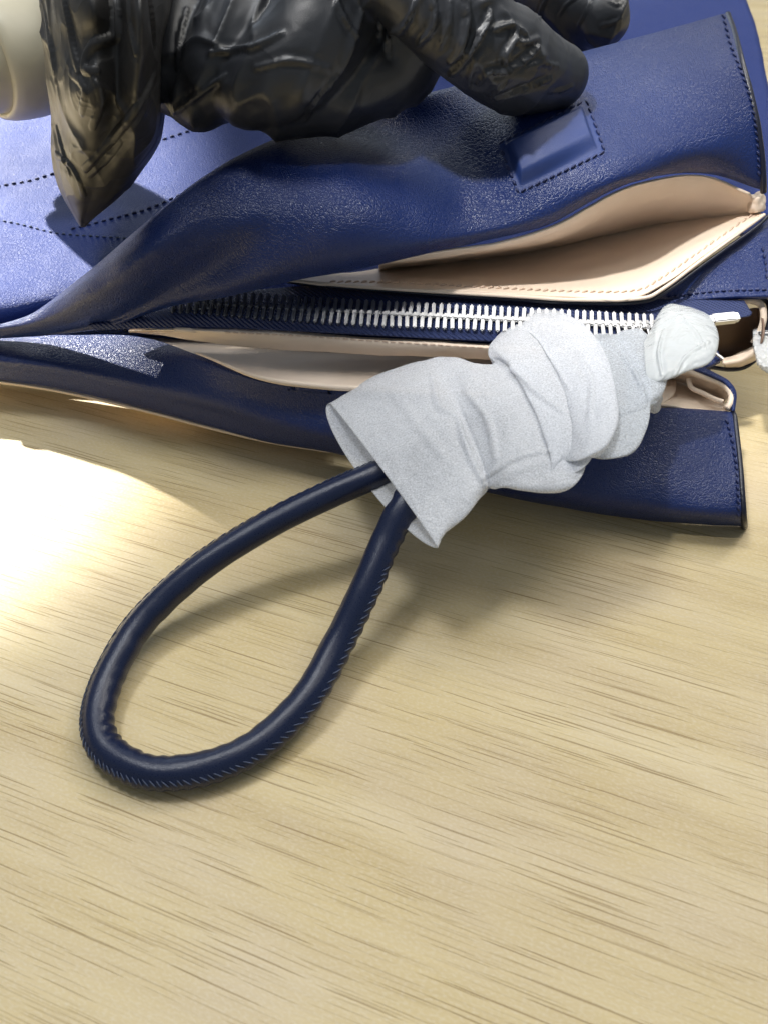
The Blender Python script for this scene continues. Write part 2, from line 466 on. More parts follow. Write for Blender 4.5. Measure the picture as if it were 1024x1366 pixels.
fl = box('floor', -300, 300, -200, 175, -76, -75, M_floor); fl['kind'] = 'structure'

# ------------------------------------------------------------------ the handbag
bag = empty('handbag', 'navy leather handbag lying open on the table, beige lining and silver zipper showing', 'handbag')

def wrink(freq, amp, seed, sx=1, sy=1, sz=1):
    def f(u, v, p):
        q = Vector((p.x*sx*freq+seed, p.y*sy*freq, p.z*sz*freq))
        return amp*noise.fractal(q, 1.0, 2.0, 3)
    return f

# upper flap: left part rolls over a ridge, right part is a flat facing with a square cut corner
Urows = [
 # under the ridge (curls back and down)
 [(-60,455,2.6),(30,425,3.6),(110,368,5.6),(190,300,7.6),(265,240,9.0),(345,198,10.0),(430,166,10.8),(520,140,11.5),(600,118,12.0),(690,92,12.5),(785,66,12.9),(880,41,13.4),(970,16,13.8)],
 [(-60,448,3.5),(40,420,4.4),(115,374,6.3),(192,304,8.2),(268,241,9.5),(348,196,10.5),(432,163,11.2),(520,139,11.8),(600,119,12.25),(692,98,12.55),(790,80,12.8),(885,58,13.2),(978,38,13.55)],
 [(-60,444,3.7),(45,430,4.4),(125,392,6.2),(205,330,8.0),(285,268,9.3),(362,222,10.4),(445,190,11.0),(525,170,11.2),(605,160,11.5),(700,155,12.1),(800,120,12.3),(900,105,12.6),(990,80,13.0)],
 [(-60,450,3.4),(50,440,4.2),(135,415,5.6),(215,362,7.4),(295,308,8.7),(375,262,9.8),(455,232,10.5),(535,215,10.5),(615,212,10.7),(710,210,11.3),(815,180,11.6),(915,160,11.7),(1005,135,11.9)],
 [(-60,454,3.3),(52,446,4.0),(140,428,5.2),(220,388,6.8),(305,345,8.0),(388,305,9.1),(468,278,9.8),(548,268,9.9),(630,262,10.0),(722,252,10.5),(826,215,11.2),(925,200,10.9),(1014,190,10.6)],
 [(-60,452,3.1),(52,448,3.8),(142,436,4.9),(225,402,6.3),(312,378,7.3),(398,352,8.2),(480,332,8.8),(560,322,9.0),(640,306,9.2),(732,286,9.7),(838,240,10.6),(932,224,10.0),(1018,236,9.4)],
 [(-60,450,2.8),(52,446,3.4),(142,438,4.5),(226,408,5.9),(314,394,6.7),(400,374,7.4),(484,357,7.9),(563,341,8.2),(645,322,8.6),(736,297,9.1),(842,243,9.9),(934,230,9.4),(1018,254,8.8)],
]
for r_, k_ in ((0, 1), (1, 1), (2, 1), (3, .55)):
    for c_, d_ in zip(range(1, 8), (.6, 1.1, 1.3, 1.0, .5, .1, -.2)):
        a_ = Urows[r_][c_]; Urows[r_][c_] = (a_[0], a_[1], a_[2]+d_*k_)
for r_, k_ in ((3, .7), (4, 1), (5, .45)):
    for c_, d_ in ((4, .25), (5, .5), (6, .6), (7, .35)):
        a_ = Urows[r_][c_]; Urows[r_][c_] = (a_[0], a_[1], a_[2]+d_*k_)
def udisp(u, v, p):
    w = wrink(.22, .09, 3)(u, v, p)*min(1, v*5)
    return w
U = Sheet(Urows, 300, 170, udisp)
U.build('upper_flap', M_navy, bag, thick=.22)

# stitched magnet patch on the flap
PC = [(664,192), (782,133), (807,203), (690,258)]
def bil(q, s, t):
    a = Vector((*q[0], 0)); b = Vector((*q[1], 0)); c = Vector((*q[2], 0)); d = Vector((*q[3], 0))
    return a*(1-s)*(1-t)+b*s*(1-t)+c*s*t+d*(1-s)*t
def sm(x): x = min(max(x, 0), 1); return x*x*(3-2*x)
V = []
n1, n2 = 71, 45
for j in range(n2):
    for i in range(n1):
        s, t = i/(n1-1), j/(n2-1)
        q = bil(PC, s, t); h, n = U.hit(q.x, q.y)
        e = min(sm((s-.05)/.09), sm((.94-s)/.09), sm((t-.06)/.12), sm((.92-t)/.26))
        V.append(h+n*(.012+.36*e))
mesh_obj('magnet_patch', V, [tuple(reversed(f)) for f in grid_faces(n1, n2)], M_patch, bag)
pb = Sheet.__new__(Sheet); pb.V = V; pb.bvh = BVHTree.FromPolygons(V, grid_faces(n1, n2))
def loop(q, ins):
    c = sum((Vector((*a, 0)) for a in q), Vector())/4
    return [tuple((Vector((*a, 0))*(1-ins)+c*ins)[:2]) for a in q]
pl = loop(PC, .02)
for a, b in ((0, 1), (1, 2), (2, 3), (3, 0)):
    A = pl[a]; B = pl[b]
    stitches(U, [A, ((A[0]+B[0])/2, (A[1]+B[1])/2), B], M_thread, bag, pitch=10.5, dash=.72, w=.045, skew=.8, lift=.02)

# stitched right edge of the flap
stitches(U, [(964,19),(974,60),(990,100),(1002,140),(1009,190),(1012,240)], M_thread, bag, pitch=9, w=.045, skew=1.5)
# painted edge of that flap
def border(sh, last_col=True, j0=0, j1=None, off=Vector((0, 0, 0))):
    j1 = j1 or sh.nv
    return [sh.V[j*sh.nu+sh.nu-1]+off for j in range(j0, j1, 2)]
Vt, Ft = tube_mesh(border(U, off=Vector((.02, 0, -.08))), .135, 10); mesh_obj('flap_edge', Vt, Ft, M_edge, bag)

# back of the bag behind the flap: sunlit at left, hazy blue at right
Brows = [
 [(-120,-30,7.5),(60,-40,8.2),(240,-40,8.8),(430,-40,9.2),(620,-40,9.4),(820,-40,9.5),(985,-30,9.0)],
 [(-120,60,7.4),(60,60,7.9),(240,50,8.4),(430,50,8.6),(620,50,8.8),(820,30,9.2),(1012,50,8.3)],
 [(-120,165,6.0),(60,150,6.4),(240,140,6.6),(430,130,7.2),(620,110,7.8),(820,90,8.2),(1030,150,7.4)],
 [(-120,245,4.9),(60,230,5.2),(200,215,5.4),(400,190,6.2),(620,170,6.8),(830,170,7.2),(1040,220,6.8)],
 [(-120,300,4.3),(30,298,4.5),(150,305,4.5),(360,260,5.2),(620,220,6.0),(840,215,6.5),(1050,262,6.2)],
 [(-120,345,3.9),(20,350,3.9),(110,360,3.9),(300,330,4.4),(620,270,5.2),(850,250,6.0),(1055,285,5.8)],
 [(-120,410,3.6),(0,405,3.3),(90,395,3.3),(290,370,3.6),(620,310,4.6),(850,280,5.5),(1060,300,5.4)],
 [(-120,448,2.4),(0,440,2.2),(90,420,2.4),(290,400,2.8),(620,340,4.0),(850,300,5.0),(1060,320,5.0)],
]
B = Sheet(Brows, 160, 120, wrink(.22, .10, 11))
B.build('back_panel', M_sunlit, bag, thick=.25)
stitches(B, [(-5,249),(40,241),(80,229),(140,212),(215,187),(262,172)], M_thread, bag, pitch=11, dash=.6, w=.055)
stitches(B, [(-5,293),(30,300),(75,311),(120,315),(170,318)], M_thread_pale, bag, pitch=10, dash=.6, w=.05)
stitches(B, [(95,306),(150,292),(200,278),(250,255),(290,235)], M_thread, bag, pitch=10.5, dash=.6, w=.055)

# upper pocket: roof lining under the flap and floor lining ending in a lip
R1 = [
 [(505,349,7.4),(530,344,7.9),(548,340,8.1),(570,335.5,8.2),(645,325,8.5),(736,300,9.0),(842,246,9.8),(934,233,9.3),(1000,256,8.8)],
 [(505,350,7.1),(530,346,7.4),(550,343,7.5),(572,341,7.5),(650,331,7.8),(742,308,8.4),(846,258,9.1),(938,246,8.8),(1004,262,8.4)],
 [(505,353,6.2),(530,351,6.0),(552,350,5.9),(574,347,5.8),(655,337,5.9),(748,318,6.6),(852,283,7.4),(945,274,7.6),(1008,272,8.0)],
 [(505,357,5.0),(530,355,4.8),(552,353,4.7),(576,352,4.6),(660,341,4.6),(752,325,5.0),(856,302,5.8),(950,290,6.8),(1012,282,7.7)],
]
LR = Sheet(R1, 150, 40, wrink(.5, .05, 5)); LR.build('pocket_roof_lining', M_beige, bag, thick=.1, offset=1)
stitches(LR, [(690,318),(760,294),(810,268),(850,247),(900,240),(950,242),(995,258)], M_thread_beige, bag, pitch=9, w=.03)
R2 = [
 [(382,369,5.6),(420,366,5.4),(490,360,4.8),(572,350,4.6),(660,337,4.6),(752,320,5.0),(852,299,5.8),(945,289,6.8),(1012,280,7.7)],
 [(382,370,5.8),(420,370,5.8),(492,368,5.5),(580,360,5.5),(668,356,5.5),(760,348,5.8),(852,335,6.2),(938,308,7.0),(1013,282,7.7)],
 [(382,371,6.1),(420,374,6.2),(496,376,6.3),(596,377,6.4),(690,378,6.4),(770,379,6.5),(850,375,6.7),(930,333,7.2),(1014,284,7.7)],
 [(382,372,6.2),(420,376,6.4),(498,382,6.5),(600,387,6.6),(700,392,6.6),(772,396,6.6),(852,394,6.8),(938,340,7.3),(1017,287,7.8)],
]
LF = Sheet(R2, 180, 50, wrink(.5, .05, 8)); LF.build('pocket_floor_lining', M_beige, bag, thick=.1, offset=-1)
stitches(LF, [(440,376),(520,377),(600,381),(690,386),(770,389),(845,388),(880,372),(935,334),(1005,285)], M_thread_beige, bag, pitch=11, dash=.72, w=.045, skew=1)
ep = [P(*q) for q in ((384,372,6.2),(420,377,6.3),(498,383.5,6.4),(600,390,6.5),(700,396,6.5),(772,400,6.5),(852,398,6.7),(884,385,6.9),(938,345,7.2),(1000,300,7.6),(1019,286,7.8))]
pp = [cre(ep, i/90) for i in range(91)]
Vt, Ft = tube_mesh(pp, .075, 10); mesh_obj('pocket_lip', Vt, Ft, M_beige, bag)
ep2 = [P(*q) for q in ((384,375,6.0),(420,380,6.15),(498,386.5,6.2),(600,394,6.3),(700,400,6.3),(772,404,6.3),(852,403,6.5),(888,389,6.7),(942,350,7.0),(1004,306,7.4),(1024,288,7.6))]
pp = [cre(ep2, i/90) for i in range(91)]
Vt, Ft = tube_mesh(pp, .085, 10); mesh_obj('lip_edge_paint', Vt, Ft, M_edge, bag)
# beige folded corner where roof and floor meet
kc = P(1008,270,8.1)
def lump(name, c, r, mat, parent, amp=.15, seed=1, n=24, fr=1.5):
    V = []
    for j in range(n+1):
        for i in range(n*2):
            th = math.pi*j/n; ph = math.pi*i/n
            d = Vector((math.sin(th)*math.cos(ph), math.sin(th)*math.sin(ph), math.cos(th)))
            k = 1+amp*noise.noise(d*fr+Vector((seed, 0, 0)))
            V.append(c+Vector((d.x*r[0], d.y*r[1], d.z*r[2]))*k)
    return mesh_obj(name, V, grid_faces(n*2, n+1, closed=True), mat, parent)
lump('lining_corner', kc, (.42, .45, .40), M_beige, bag, .4, 3)
# outer navy side panel under the lip, with its own stitched hem
R3 = [
 [(820,398,6.0),(870,392,6.3),(935,352,6.7),(985,318,7.1),(1022,292,7.3),(1075,262,7.4)],
 [(815,399,5.8),(880,395,6.0),(940,368,6.4),(990,345,6.7),(1030,325,6.9),(1080,300,7.0)],
 [(812,401,5.6),(885,399,5.8),(945,385,6.1),(995,375,6.3),(1035,365,6.4),(1085,350,6.5)],
 [(810,404,5.5),(888,402,5.7),(948,398,5.9),(998,396,6.0),(1038,395,6.0),(1088,394,6.0)],
]
SP = Sheet(R3, 70, 40, wrink(.5, .08, 15)); SP.build('side_panel', M_navy, bag, thick=.2)
stitches(SP, [(890,396),(930,391),(970,388),(1010,387),(1030,386)], M_thread, bag, pitch=10, w=.05)
stitches(SP, [(1016,330),(1020,350),(1022,372)], M_thread, bag, pitch=9, w=.05)

# ------------------------------------------------------------------ zipper
R4 = [
 [(130,428,5.0),(260,396,5.4),(400,382,5.8),(500,383,5.9),(600,388,6.0),(700,394,6.0),(800,398,6.0),(900,399,5.9),(992,400,5.8)],
 [(120,432,5.1),(260,408,5.5),(400,403,5.8),(500,407,5.9),(600,410,6.0),(700,415,6.0),(800,418,6.0),(900,418,5.9),(998,410,5.8)],
 [(120,436,5.0),(260,422,5.4),(400,422,5.7),(500,427,5.8),(600,430,5.8),(700,434,5.8),(800,436,5.8),(900,430,5.8),(1000,420,5.8)],
 [(120,440,4.8),(260,436,5.1),(400,441,5.4),(500,447,5.4),(600,452,5.4),(700,456,5.4),(800,455,5.4),(880,440,5.6),(960,428,5.7)],
]
TP = Sheet(R4, 160, 30)
zip_o = TP.build('zipper', M_tape, bag, thick=.08)
# one tooth: rounded block with a small head; copied along both tapes
def tooth_mesh():
    bm = bmesh.new()
    bmesh.ops.create_cube(bm, size=1)
    for v in bm.verts: v.co = Vector((v.co.x*.15, v.co.y*.66, v.co.z*.26))
    r = bmesh.ops.create_cube(bm, size=1)
    for v in r['verts']: v.co = Vector((v.co.x*.195, v.co.y*.22-.26, v.co.z*.27+.02))
    bmesh.ops.bevel(bm, geom=bm.edges[:], offset=.05, segments=2, affect='EDGES')
    for v in bm.verts: v.co *= CM
    me = bpy.data.meshes.new('zipper_tooth'); bm.to_mesh(me); bm.free(); me.materials.append(M_metal)
    return me
tm = tooth_mesh()
first = None
def place_tooth(px, py, ax, flip, lift):
    global first
    h = TP.hit(px, py)
    if not h: return
    p, n = h
    n = Vector((0, -.50, .866))
    x = ax.normalized(); y = n.cross(x).normalized(); z = x.cross(y)
    if flip: x = -x; y = -y
    m = Matrix((x, y, z)).transposed().to_4x4()
    j = Matrix.Rotation(random.uniform(-.05, .05), 4, 'Z')
    m = m @ j
    m.translation = (p+n*lift)*CM
    if first is None:
        o = bpy.data.objects.new('zipper_tooth', tm); first = o
    else: o = first.copy()
    COL.objects.link(o); o.parent = zip_o
    o.matrix_parent_inverse = Matrix.Identity(4)
    o.matrix_basis = m
up_row = [(268,406),(300,403),(340,402),(400,406),(500,412),(600,417),(700,422),(800,427),(872,431)]
lo_row = [(228,411),(262,412),(300,415),(340,418),(400,422),(500,428),(600,432),(700,437),(800,441),(880,441)]
for row, flip, off in ((up_row, False, 0), (lo_row, True, 5)):
    pts = polyline(row, 1.0)
    k = off; c = 0
    while k < len(pts)-2:
        a = pts[k]; b = pts[min(k+2, len(pts)-1)]
        ax = TP.hit(b.x, b.y)[0]-TP.hit(a.x, a.y)[0]
        place_tooth(a.x, a.y, ax, flip, .10)
        # spacing follows perspective: constant in centimetres
        k += 10.1
        k = int(round(k)) if c % 10 else int(k)
        c += 1
# bright end stop
es = TP.hit(960, 424)
def rodbox(name, a, b, w, h, mat, parent, n, bev=.03):
    t = (b-a); c = (a+b)/2; x = t.normalized(); y = n.cross(x).normalized(); z = x.cross(y)
    bm = bmesh.new(); bmesh.ops.create_cube(bm, size=1)
    bmesh.ops.bevel(bm, geom=bm.edges[:], offset=.12, segments=2, affect='EDGES')
    for v in bm.verts: v.co = (c+x*v.co.x*t.length+y*v.co.y*w+z*v.co.z*h)*CM
    me = bpy.data.meshes.new(name); bm.to_mesh(me); bm.free(); me.materials.append(mat)
    o = bpy.data.objects.new(name, me); COL.objects.link(o); o.parent = parent; return o
UPN = Vector((0, -.35, .94)).normalized()
rodbox('end_stop', P(946,427,6.4), P(984,423,6.4), .40, .30, M_metal, zip_o, UPN)

# ------------------------------------------------------------------ lower partition, gap and lower lining
R5 = [
 [(172,441,4.3),(225,438,4.8),(300,438,5.0),(400,442,5.1),(500,449,5.1),(600,455,5.1),(700,460,5.1),(800,462,5.0),(890,470,4.9)],
 [(172,441.3,4.3),(225,440,4.9),(300,442,5.1),(400,447,5.2),(500,454,5.2),(600,460,5.2),(700,465,5.2),(800,468,5.1),(890,475,5.0)],
 [(172,441.6,4.25),(225,444,4.6),(300,450,4.8),(400,457,4.9),(500,464,4.9),(600,468,4.9),(700,474,4.9),(800,478,4.8),(890,483,4.7)],
 [(172,442,4.2),(225,449,4.1),(300,460,4.3),(400,468,4.4),(500,474,4.4),(600,477,4.4),(700,484,4.4),(800,490,4.3),(890,492,4.2)],
]
PL = Sheet(R5, 120, 30, wrink(.5, .05, 21)); PL.build('partition_lining', M_beige, bag, thick=.1)
stitches(PL, [(300,443),(400,448),(500,455),(600,461),(650,464)], M_thread_beige, bag, pitch=11, w=.035)
R6 = [
 [(180,449,1.6),(300,456,1.8),(400,465,2.0),(500,471,2.0),(600,474,2.0),(700,480,2.0),(800,486,2.0),(900,490,2.2)],
 [(200,460,2.4),(300,470,2.6),(400,480,2.8),(500,484,2.8),(600,490,2.8),(700,496,2.8),(800,500,2.8),(900,500,2.8)],
 [(235,470,3.3),(305,484,3.5),(400,496,3.6),(490,502,3.6),(600,508,3.6),(700,514,3.6),(800,520,3.5),(900,522,3.4)],
 [(262,478,3.7),(312,496,3.7),(400,511,3.75),(490,518,3.75),(600,524,4.1),(700,530,4.0),(800,536,3.9),(880,540,3.8)],
]
LL = Sheet(R6, 120, 40, wrink(.5, .06, 25)); LL.build('lower_lining', M_beige, bag, thick=.1)

# lower flap
R7 = [
 [(-80,446,2.4),(60,446,3.0),(180,448,3.5),(265,474,4.0),(345,505,4.15),(430,517,4.2),(520,522,4.15),(640,529,4.1),(760,536,4.0),(870,543,3.8),(930,546,3.6),(977,549,3.4)],
 [(-80,452,2.7),(60,455,3.1),(180,462,3.5),(265,484,3.9),(345,511,4.05),(430,522,4.1),(520,530,4.1),(640,538,4.05),(760,545,3.95),(870,552,3.75),(930,556,3.55),(980,560,3.35)],
 [(-80,466,2.9),(60,474,3.0),(180,490,3.2),(270,512,3.3),(350,532,3.3),(435,548,3.3),(525,565,3.25),(645,585,3.15),(765,595,3.1),(870,602,3.0),(930,606,2.9),(986,610,2.8)],
 [(-80,474,2.8),(60,488,2.8),(180,512,2.8),(275,535,2.75),(355,558,2.65),(440,580,2.5),(530,602,2.4),(648,632,2.3),(768,648,2.2),(872,655,2.15),(935,660,2.1),(990,662,2.1)],
 [(-80,484,2.3),(60,500,2.25),(180,526,2.2),(280,550,2.1),(358,574,2.0),(443,594,1.9),(533,620,1.8),(650,650,1.6),(768,670,1.5),(872,682,1.45),(938,688,1.45),(992,690,1.45)],
 [(-80,495,1.7),(60,514,1.55),(180,540,1.45),(280,567,1.35),(358,588,1.25),(443,604,1.15),(533,629,1.05),(650,657,.85),(768,680,.55),(872,695,.4),(938,699,.35),(993,701,.35)],
 [(-80,492,1.4),(60,514,1.15),(180,542,1.0),(280,569,.9),(358,589,.8),(443,603,.75),(533,626,.6),(650,655,.3),(768,679,.08),(872,695,.06),(938,699,.06),(992,701,.06)],
]
W = Sheet(R7, 260, 90, wrink(.22, .06, 31)); W.build('lower_flap', M_navy, bag, thick=.18)
stitches(W, [(968,560),(976,590),(981,620),(983,650),(984,675),(984,694)], M_thread, bag, pitch=9, w=.045, skew=1.2)
Vt, Ft = tube_mesh(border(W, off=Vector((.02, .02, -.06))), .12, 10); mesh_obj('flap_edge', Vt, Ft, M_edge, bag)
bi = [W.V[i]+Vector((0, 0, .08))+(CAMP-W.V[i]).normalized()*.14 for i in range(W.nu) if 262 < px_of(W.V[i])[0] < 880]
Vt, Ft = tube_mesh(bi, lambda u, a: .04+.09*min(1, u*4), 10); mesh_obj('lining_lip', Vt, Ft, M_beige, bag)
# beige under side of the lower flap
R8 = [
 [(-80,500,1.35),(60,519,1.2),(180,545,1.05),(280,571,.95),(358,590,.85),(440,604,.75)],
 [(-80,500,1.15),(60,519,1.0),(180,545,.88),(280,571,.78),(358,589,.7),(440,603,.62)],
 [(-80,480,1.0),(60,498,.9),(180,520,.8),(280,545,.7),(358,565,.6),(440,590,.5)],
]
UL = Sheet(R8, 80, 20); UL.build('underside_lining', M_beige, bag, thick=.08)

# body of the bag resting on the table behind the mouth
R9 = [
 [(-140,440,2.2),(100,440,2.6),(300,430,3.0),(520,425,3.0),(740,425,3.0),(960,430,3.0)],
 [(-140,450,.9),(100,455,1.0),(300,460,1.0),(520,460,1.0),(740,465,1.0),(950,470,1.0)],
 [(-140,470,.15),(100,480,.15),(300,495,.15),(520,505,.15),(740,512,.15),(945,520,.15)],
]
Sheet(R9, 60, 20).build('bag_base', M_navy, bag, thick=.15)

# right side gusset: dark inside, beige rolled edge, folded pocket end
GI = [
 [(900,430,4.5),(960,425,4.6),(1003,412,4.9),(1012,412,5.1)],
 [(900,455,3.4),(960,452,3.2),(1006,440,3.8),(1017,436,5.0)],
 [(900,470,2.6),(955,468,2.4),(1000,462,3.0),(1014,456,4.6)],
 [(905,482,2.4),(950,480,2.3),(985,474,2.6),(1008,468,4.0)],
]
M_shade = leather('lining_painted_shade', (0.16, 0.10, 0.07), grain=8, bump=.1, rough=.6)  # beige lining darkened, the shade inside the gusset is in its colour
Sheet(GI, 50, 40, wrink(.6, .05, 41)).build('gusset_lining', M_shade, bag, thick=.08)
def ribbon(name, pts, w, mat, parent, rad=.1, nn=80, squash=1.0):
    q = [P(*p) for p in pts]; pp = [cre(q, i/(nn-1)) for i in range(nn)]
    Vt, Ft = tube_mesh(pp, rad, 12, squash=squash); return mesh_obj(name, Vt, Ft, mat, parent)
ribbon('gusset_lip', [(985,402,5.4),(1003,401,5.5),(1015,407,5.4),(1018,425,5.0),(1012,445,4.4),(1004,458,4.0)], 0, M_beige, bag, rad=.14)
ribbon('gusset_edge', [(960,398,5.4),(1000,398,5.4),(1022,402,5.3),(1026,425,4.9),(1019,448,4.3)], 0, M_edge, bag, rad=.10)
GC = [
 [(962,478,3.6),(985,470,3.7),(1005,459,3.9),(1016,450,4.0)],
 [(964,484,3.7),(988,478,3.8),(1008,466,4.0),(1020,456,4.1)],
 [(968,489,3.4),(990,486,3.5),(1010,474,3.7),(1022,462,3.8)],
 [(966,491,3.0),(990,489,3.1),(1010,478,3.3),(1022,466,3.5)],
]
Sheet(GC, 40, 30, wrink(.9, .08, 44)).build('gusset_fold', M_beige, bag, thick=.12)
ribbon('gusset_fold_edge', [(925,487,3.5),(950,490,3.3),(972,493,3.1),(990,491,3.1),(1004,483,3.3),(1018,470,3.5),(1030,462,3.6)], 0, M_edge, bag, rad=.09)
rodbox('ring_bar', P(952,470,4.4), P(964,479,4.3), .10, .10, M_metal, bag, UPN)
rodbox('side_tab', P(930,488,3.6), P(960,474,4.1), .55, .25, M_navy, bag, UPN)

PF = [
 [(860,478,4.6),(890,484,4.5),(920,496,4.3),(945,504,4.1),(968,514,3.9),(978,530,3.7)],
 [(850,484,4.2),(885,492,4.0),(915,502,3.8),(940,512,3.6),(960,520,3.4),(970,532,3.3)],
 [(845,500,3.0),(880,505,2.8),(910,512,2.7),(935,522,2.7),(955,530,2.8),(966,536,2.9)],
 [(840,520,3.2),(875,522,3.2),(905,527,3.1),(930,534,3.1),(950,540,3.1),(968,544,3.2)],
 [(840,534,3.9),(875,538,3.8),(905,543,3.7),(930,546,3.6),(950,547,3.5),(972,548,3.4)],
]
Sheet(PF, 60, 60, wrink(1.0, .10, 51)).build('pocket_end_lining', M_beige, bag, thick=.1)
ribbon('pocket_end_lip', [(878,478,4.75),(900,485,4.6),(922,496,4.4),(945,505,4.2),(962,512,4.05),(974,524,3.85),(974,536,3.65),(968,545,3.5)], 0, M_beige, bag, rad=.13)
ribbon('pocket_inner_fold', [(918,505,3.9),(922,517,3.7),(938,525,3.6),(952,532,3.6),(964,536,3.6)], 0, M_beige, bag, rad=.10)
PE = [
 [(870,468,5.0),(905,476,4.8),(930,486,4.6),(955,498,4.4),(972,508,4.2),(982,524,3.9),(980,548,3.5)],
 [(872,474,4.95),(903,482,4.8),(926,492,4.6),(950,502,4.4),(967,511,4.2),(977,526,3.9),(976,548,3.5)],
 [(874,478,4.6),(900,486,4.5),(922,497,4.3),(945,506,4.1),(962,515,3.9),(972,528,3.7),(972,548,3.3)],
]
Sheet(PE, 60, 14).build('pocket_end_wall', M_navy, bag, thick=.1)

# ------------------------------------------------------------------ rolled handle
HP = [(720,535,4.5),(650,565,4.1),(580,597,4.0),(505,632,3.75),(440,660,3.4),(350,705,2.7),(262,762,2.0),(190,830,1.2),(150,895,.8),(132,950,.64),(138,992,.58),(172,1020,.56),(220,1031,.56),(285,1021,.58),(350,989,.68),(410,929,.95),(452,855,1.5),(485,788,2.4),(512,725,3.2),(545,665,4.05),(600,610,4.2),(660,572,4.2)]
hp = [P(*p) for p in HP]
NH = 420
hpath = [cre(hp, i/(NH-1)) for i in range(NH)]
cen = sum(hpath[NH//5:NH*4//5], Vector())/(NH*3//5)
def hv():
    n = 40
    V = []
    out = []
    for i, p in enumerate(hpath):
        t = (hpath[min(i+1, NH-1)]-hpath[max(i-1, 0)]).normalized()
        s = t.cross(Vector((0, 0, 1))).normalized(); u = s.cross(t).normalized()
        # s points to outside of the loop
        if s.dot(p-cen) < 0: s = -s
        # bend tightness
        a = hpath[max(i-14, 0)]; b = hpath[min(i+14, NH-1)]
        bend = 1-min(1, (b-a).length/max(1e-6, sum((hpath[min(k+1, NH-1)]-hpath[k]).length for k in range(max(i-14, 0), min(i+14, NH-1)))))
        bend = min(1, bend*14)
        out.append((p, t, s, u))
        for k in range(n):
            an = 2*math.pi*k/n
            d = s*math.cos(an)+u*math.sin(an)
            r = .505
            inner = max(0, -math.cos(an)-.25)
            q = i*.72
            r += bend*inner*.22*math.sin(q+noise.noise(Vector((i*.06, 1, 0)))*4)*(.6+.8*noise.noise(Vector((i*.11, 7, 0))))
            outer = max(0, math.cos(an)-.80)/.2
            r += outer*.06*(1+.45*math.sin(i*2*math.pi/5.4))
            r += .02*noise.noise(Vector((i*.05, an*1.5, 2)))
            V.append(p+d*r)
    F = grid_faces(n, NH, closed=True)
    return V, [tuple(reversed(f)) for f in F], out
V, F, fr = hv()
strap = mesh_obj('handle', V, F, M_strap, bag)
V2, F2 = [], []
st = 2.7; x = 60.0
sgn = 1
while x < NH-70:
    i = int(x); p, t, s, u = fr[i]; p2, t2, s2, u2 = fr[min(NH-1, int(x+st))]
    for (a0, a1) in ((.62, .22), ):
        A = p+(s*math.cos(a0)+u*math.sin(a0))*(.53); Bq = p2+(s2*math.cos(a1)+u2*math.sin(a1))*(.565)
        capsule(V2, F2, A, Bq, .020, (s*math.cos(.4)+u*math.sin(.4)))
    x += st*1.0
mesh_obj('seam_stitching', V2, F2, M_thread_pale, strap, kind='stuff')

# ------------------------------------------------------------------ foam paper sleeve round the handle
# sections: top silhouette px, bottom silhouette px, front bulge px, back bulge px, depth cm, height cm
SEC = [
 ((440,538),(583,731),   3,-26, .75, 4.0),
 ((462,524),(600,712),   4,-20, .90, 4.2),
 ((500,504),(626,682),   6,-10, 1.10, 4.5),
 ((545,487),(648,656),   8,  0, 1.15, 4.7),
 ((572,480),(650,654),   8,  0, .78, 4.8),
 ((588,476),(655,652),   6,  0, .80, 4.9),
 ((606,475),(668,650),  14,  0, 1.25, 5.0),
 ((630,484),(690,652),  24,  0, 1.45, 5.1),
 ((645,486),(722,657),  44,  0, 1.60, 5.2),
 ((655,486),(738,656),  58,  0, 1.55, 5.3),
 ((658,480),(742,650),  56,  0, 1.38, 5.35),
 ((652,474),(730,640),  30,  0, 1.15, 5.4),
 ((655,462),(728,636),  20,  0, 1.25, 5.5),
 ((668,446),(736,624),  34,  0, 1.50, 5.6),
 ((682,434),(748,628),  58,  0, 1.62, 5.7),
 ((688,434),(748,622),  52,  0, 1.42, 5.75),
 ((690,436),(742,614),  34,  0, 1.35, 5.8),
 ((705,418),(750,615),  44,  0, 1.75, 5.9),
 ((738,415),(764,608),  52,  0, 1.75, 6.0),
 ((757,422),(770,605),  54,  0, 1.60, 6.0),
 ((760,430),(768,600),  48,  0, 1.35, 6.0),
 ((752,442),(760,590),  24,  0, 1.00, 6.0),
 ((762,446),(768,600),  20,  0, 1.05, 6.0),
 ((785,444),(790,608),  32,  0, 1.20, 5.9),
 ((808,442),(812,604),  46,  0, 1.20, 5.9),
 ((818,446),(822,590),  44,  0, 1.00, 5.9),
 ((812,452),(818,560),  20,  0, .80, 5.9),
 ((826,444),(834,560),  20,  0, .95, 6.0),
 ((848,442),(858,545),  26,  0, 1.05, 6.0),
 ((862,452),(868,528),  24,  0, .85, 6.0),
 ((862,464),(866,514),  12,  0, .55, 6.0),
]
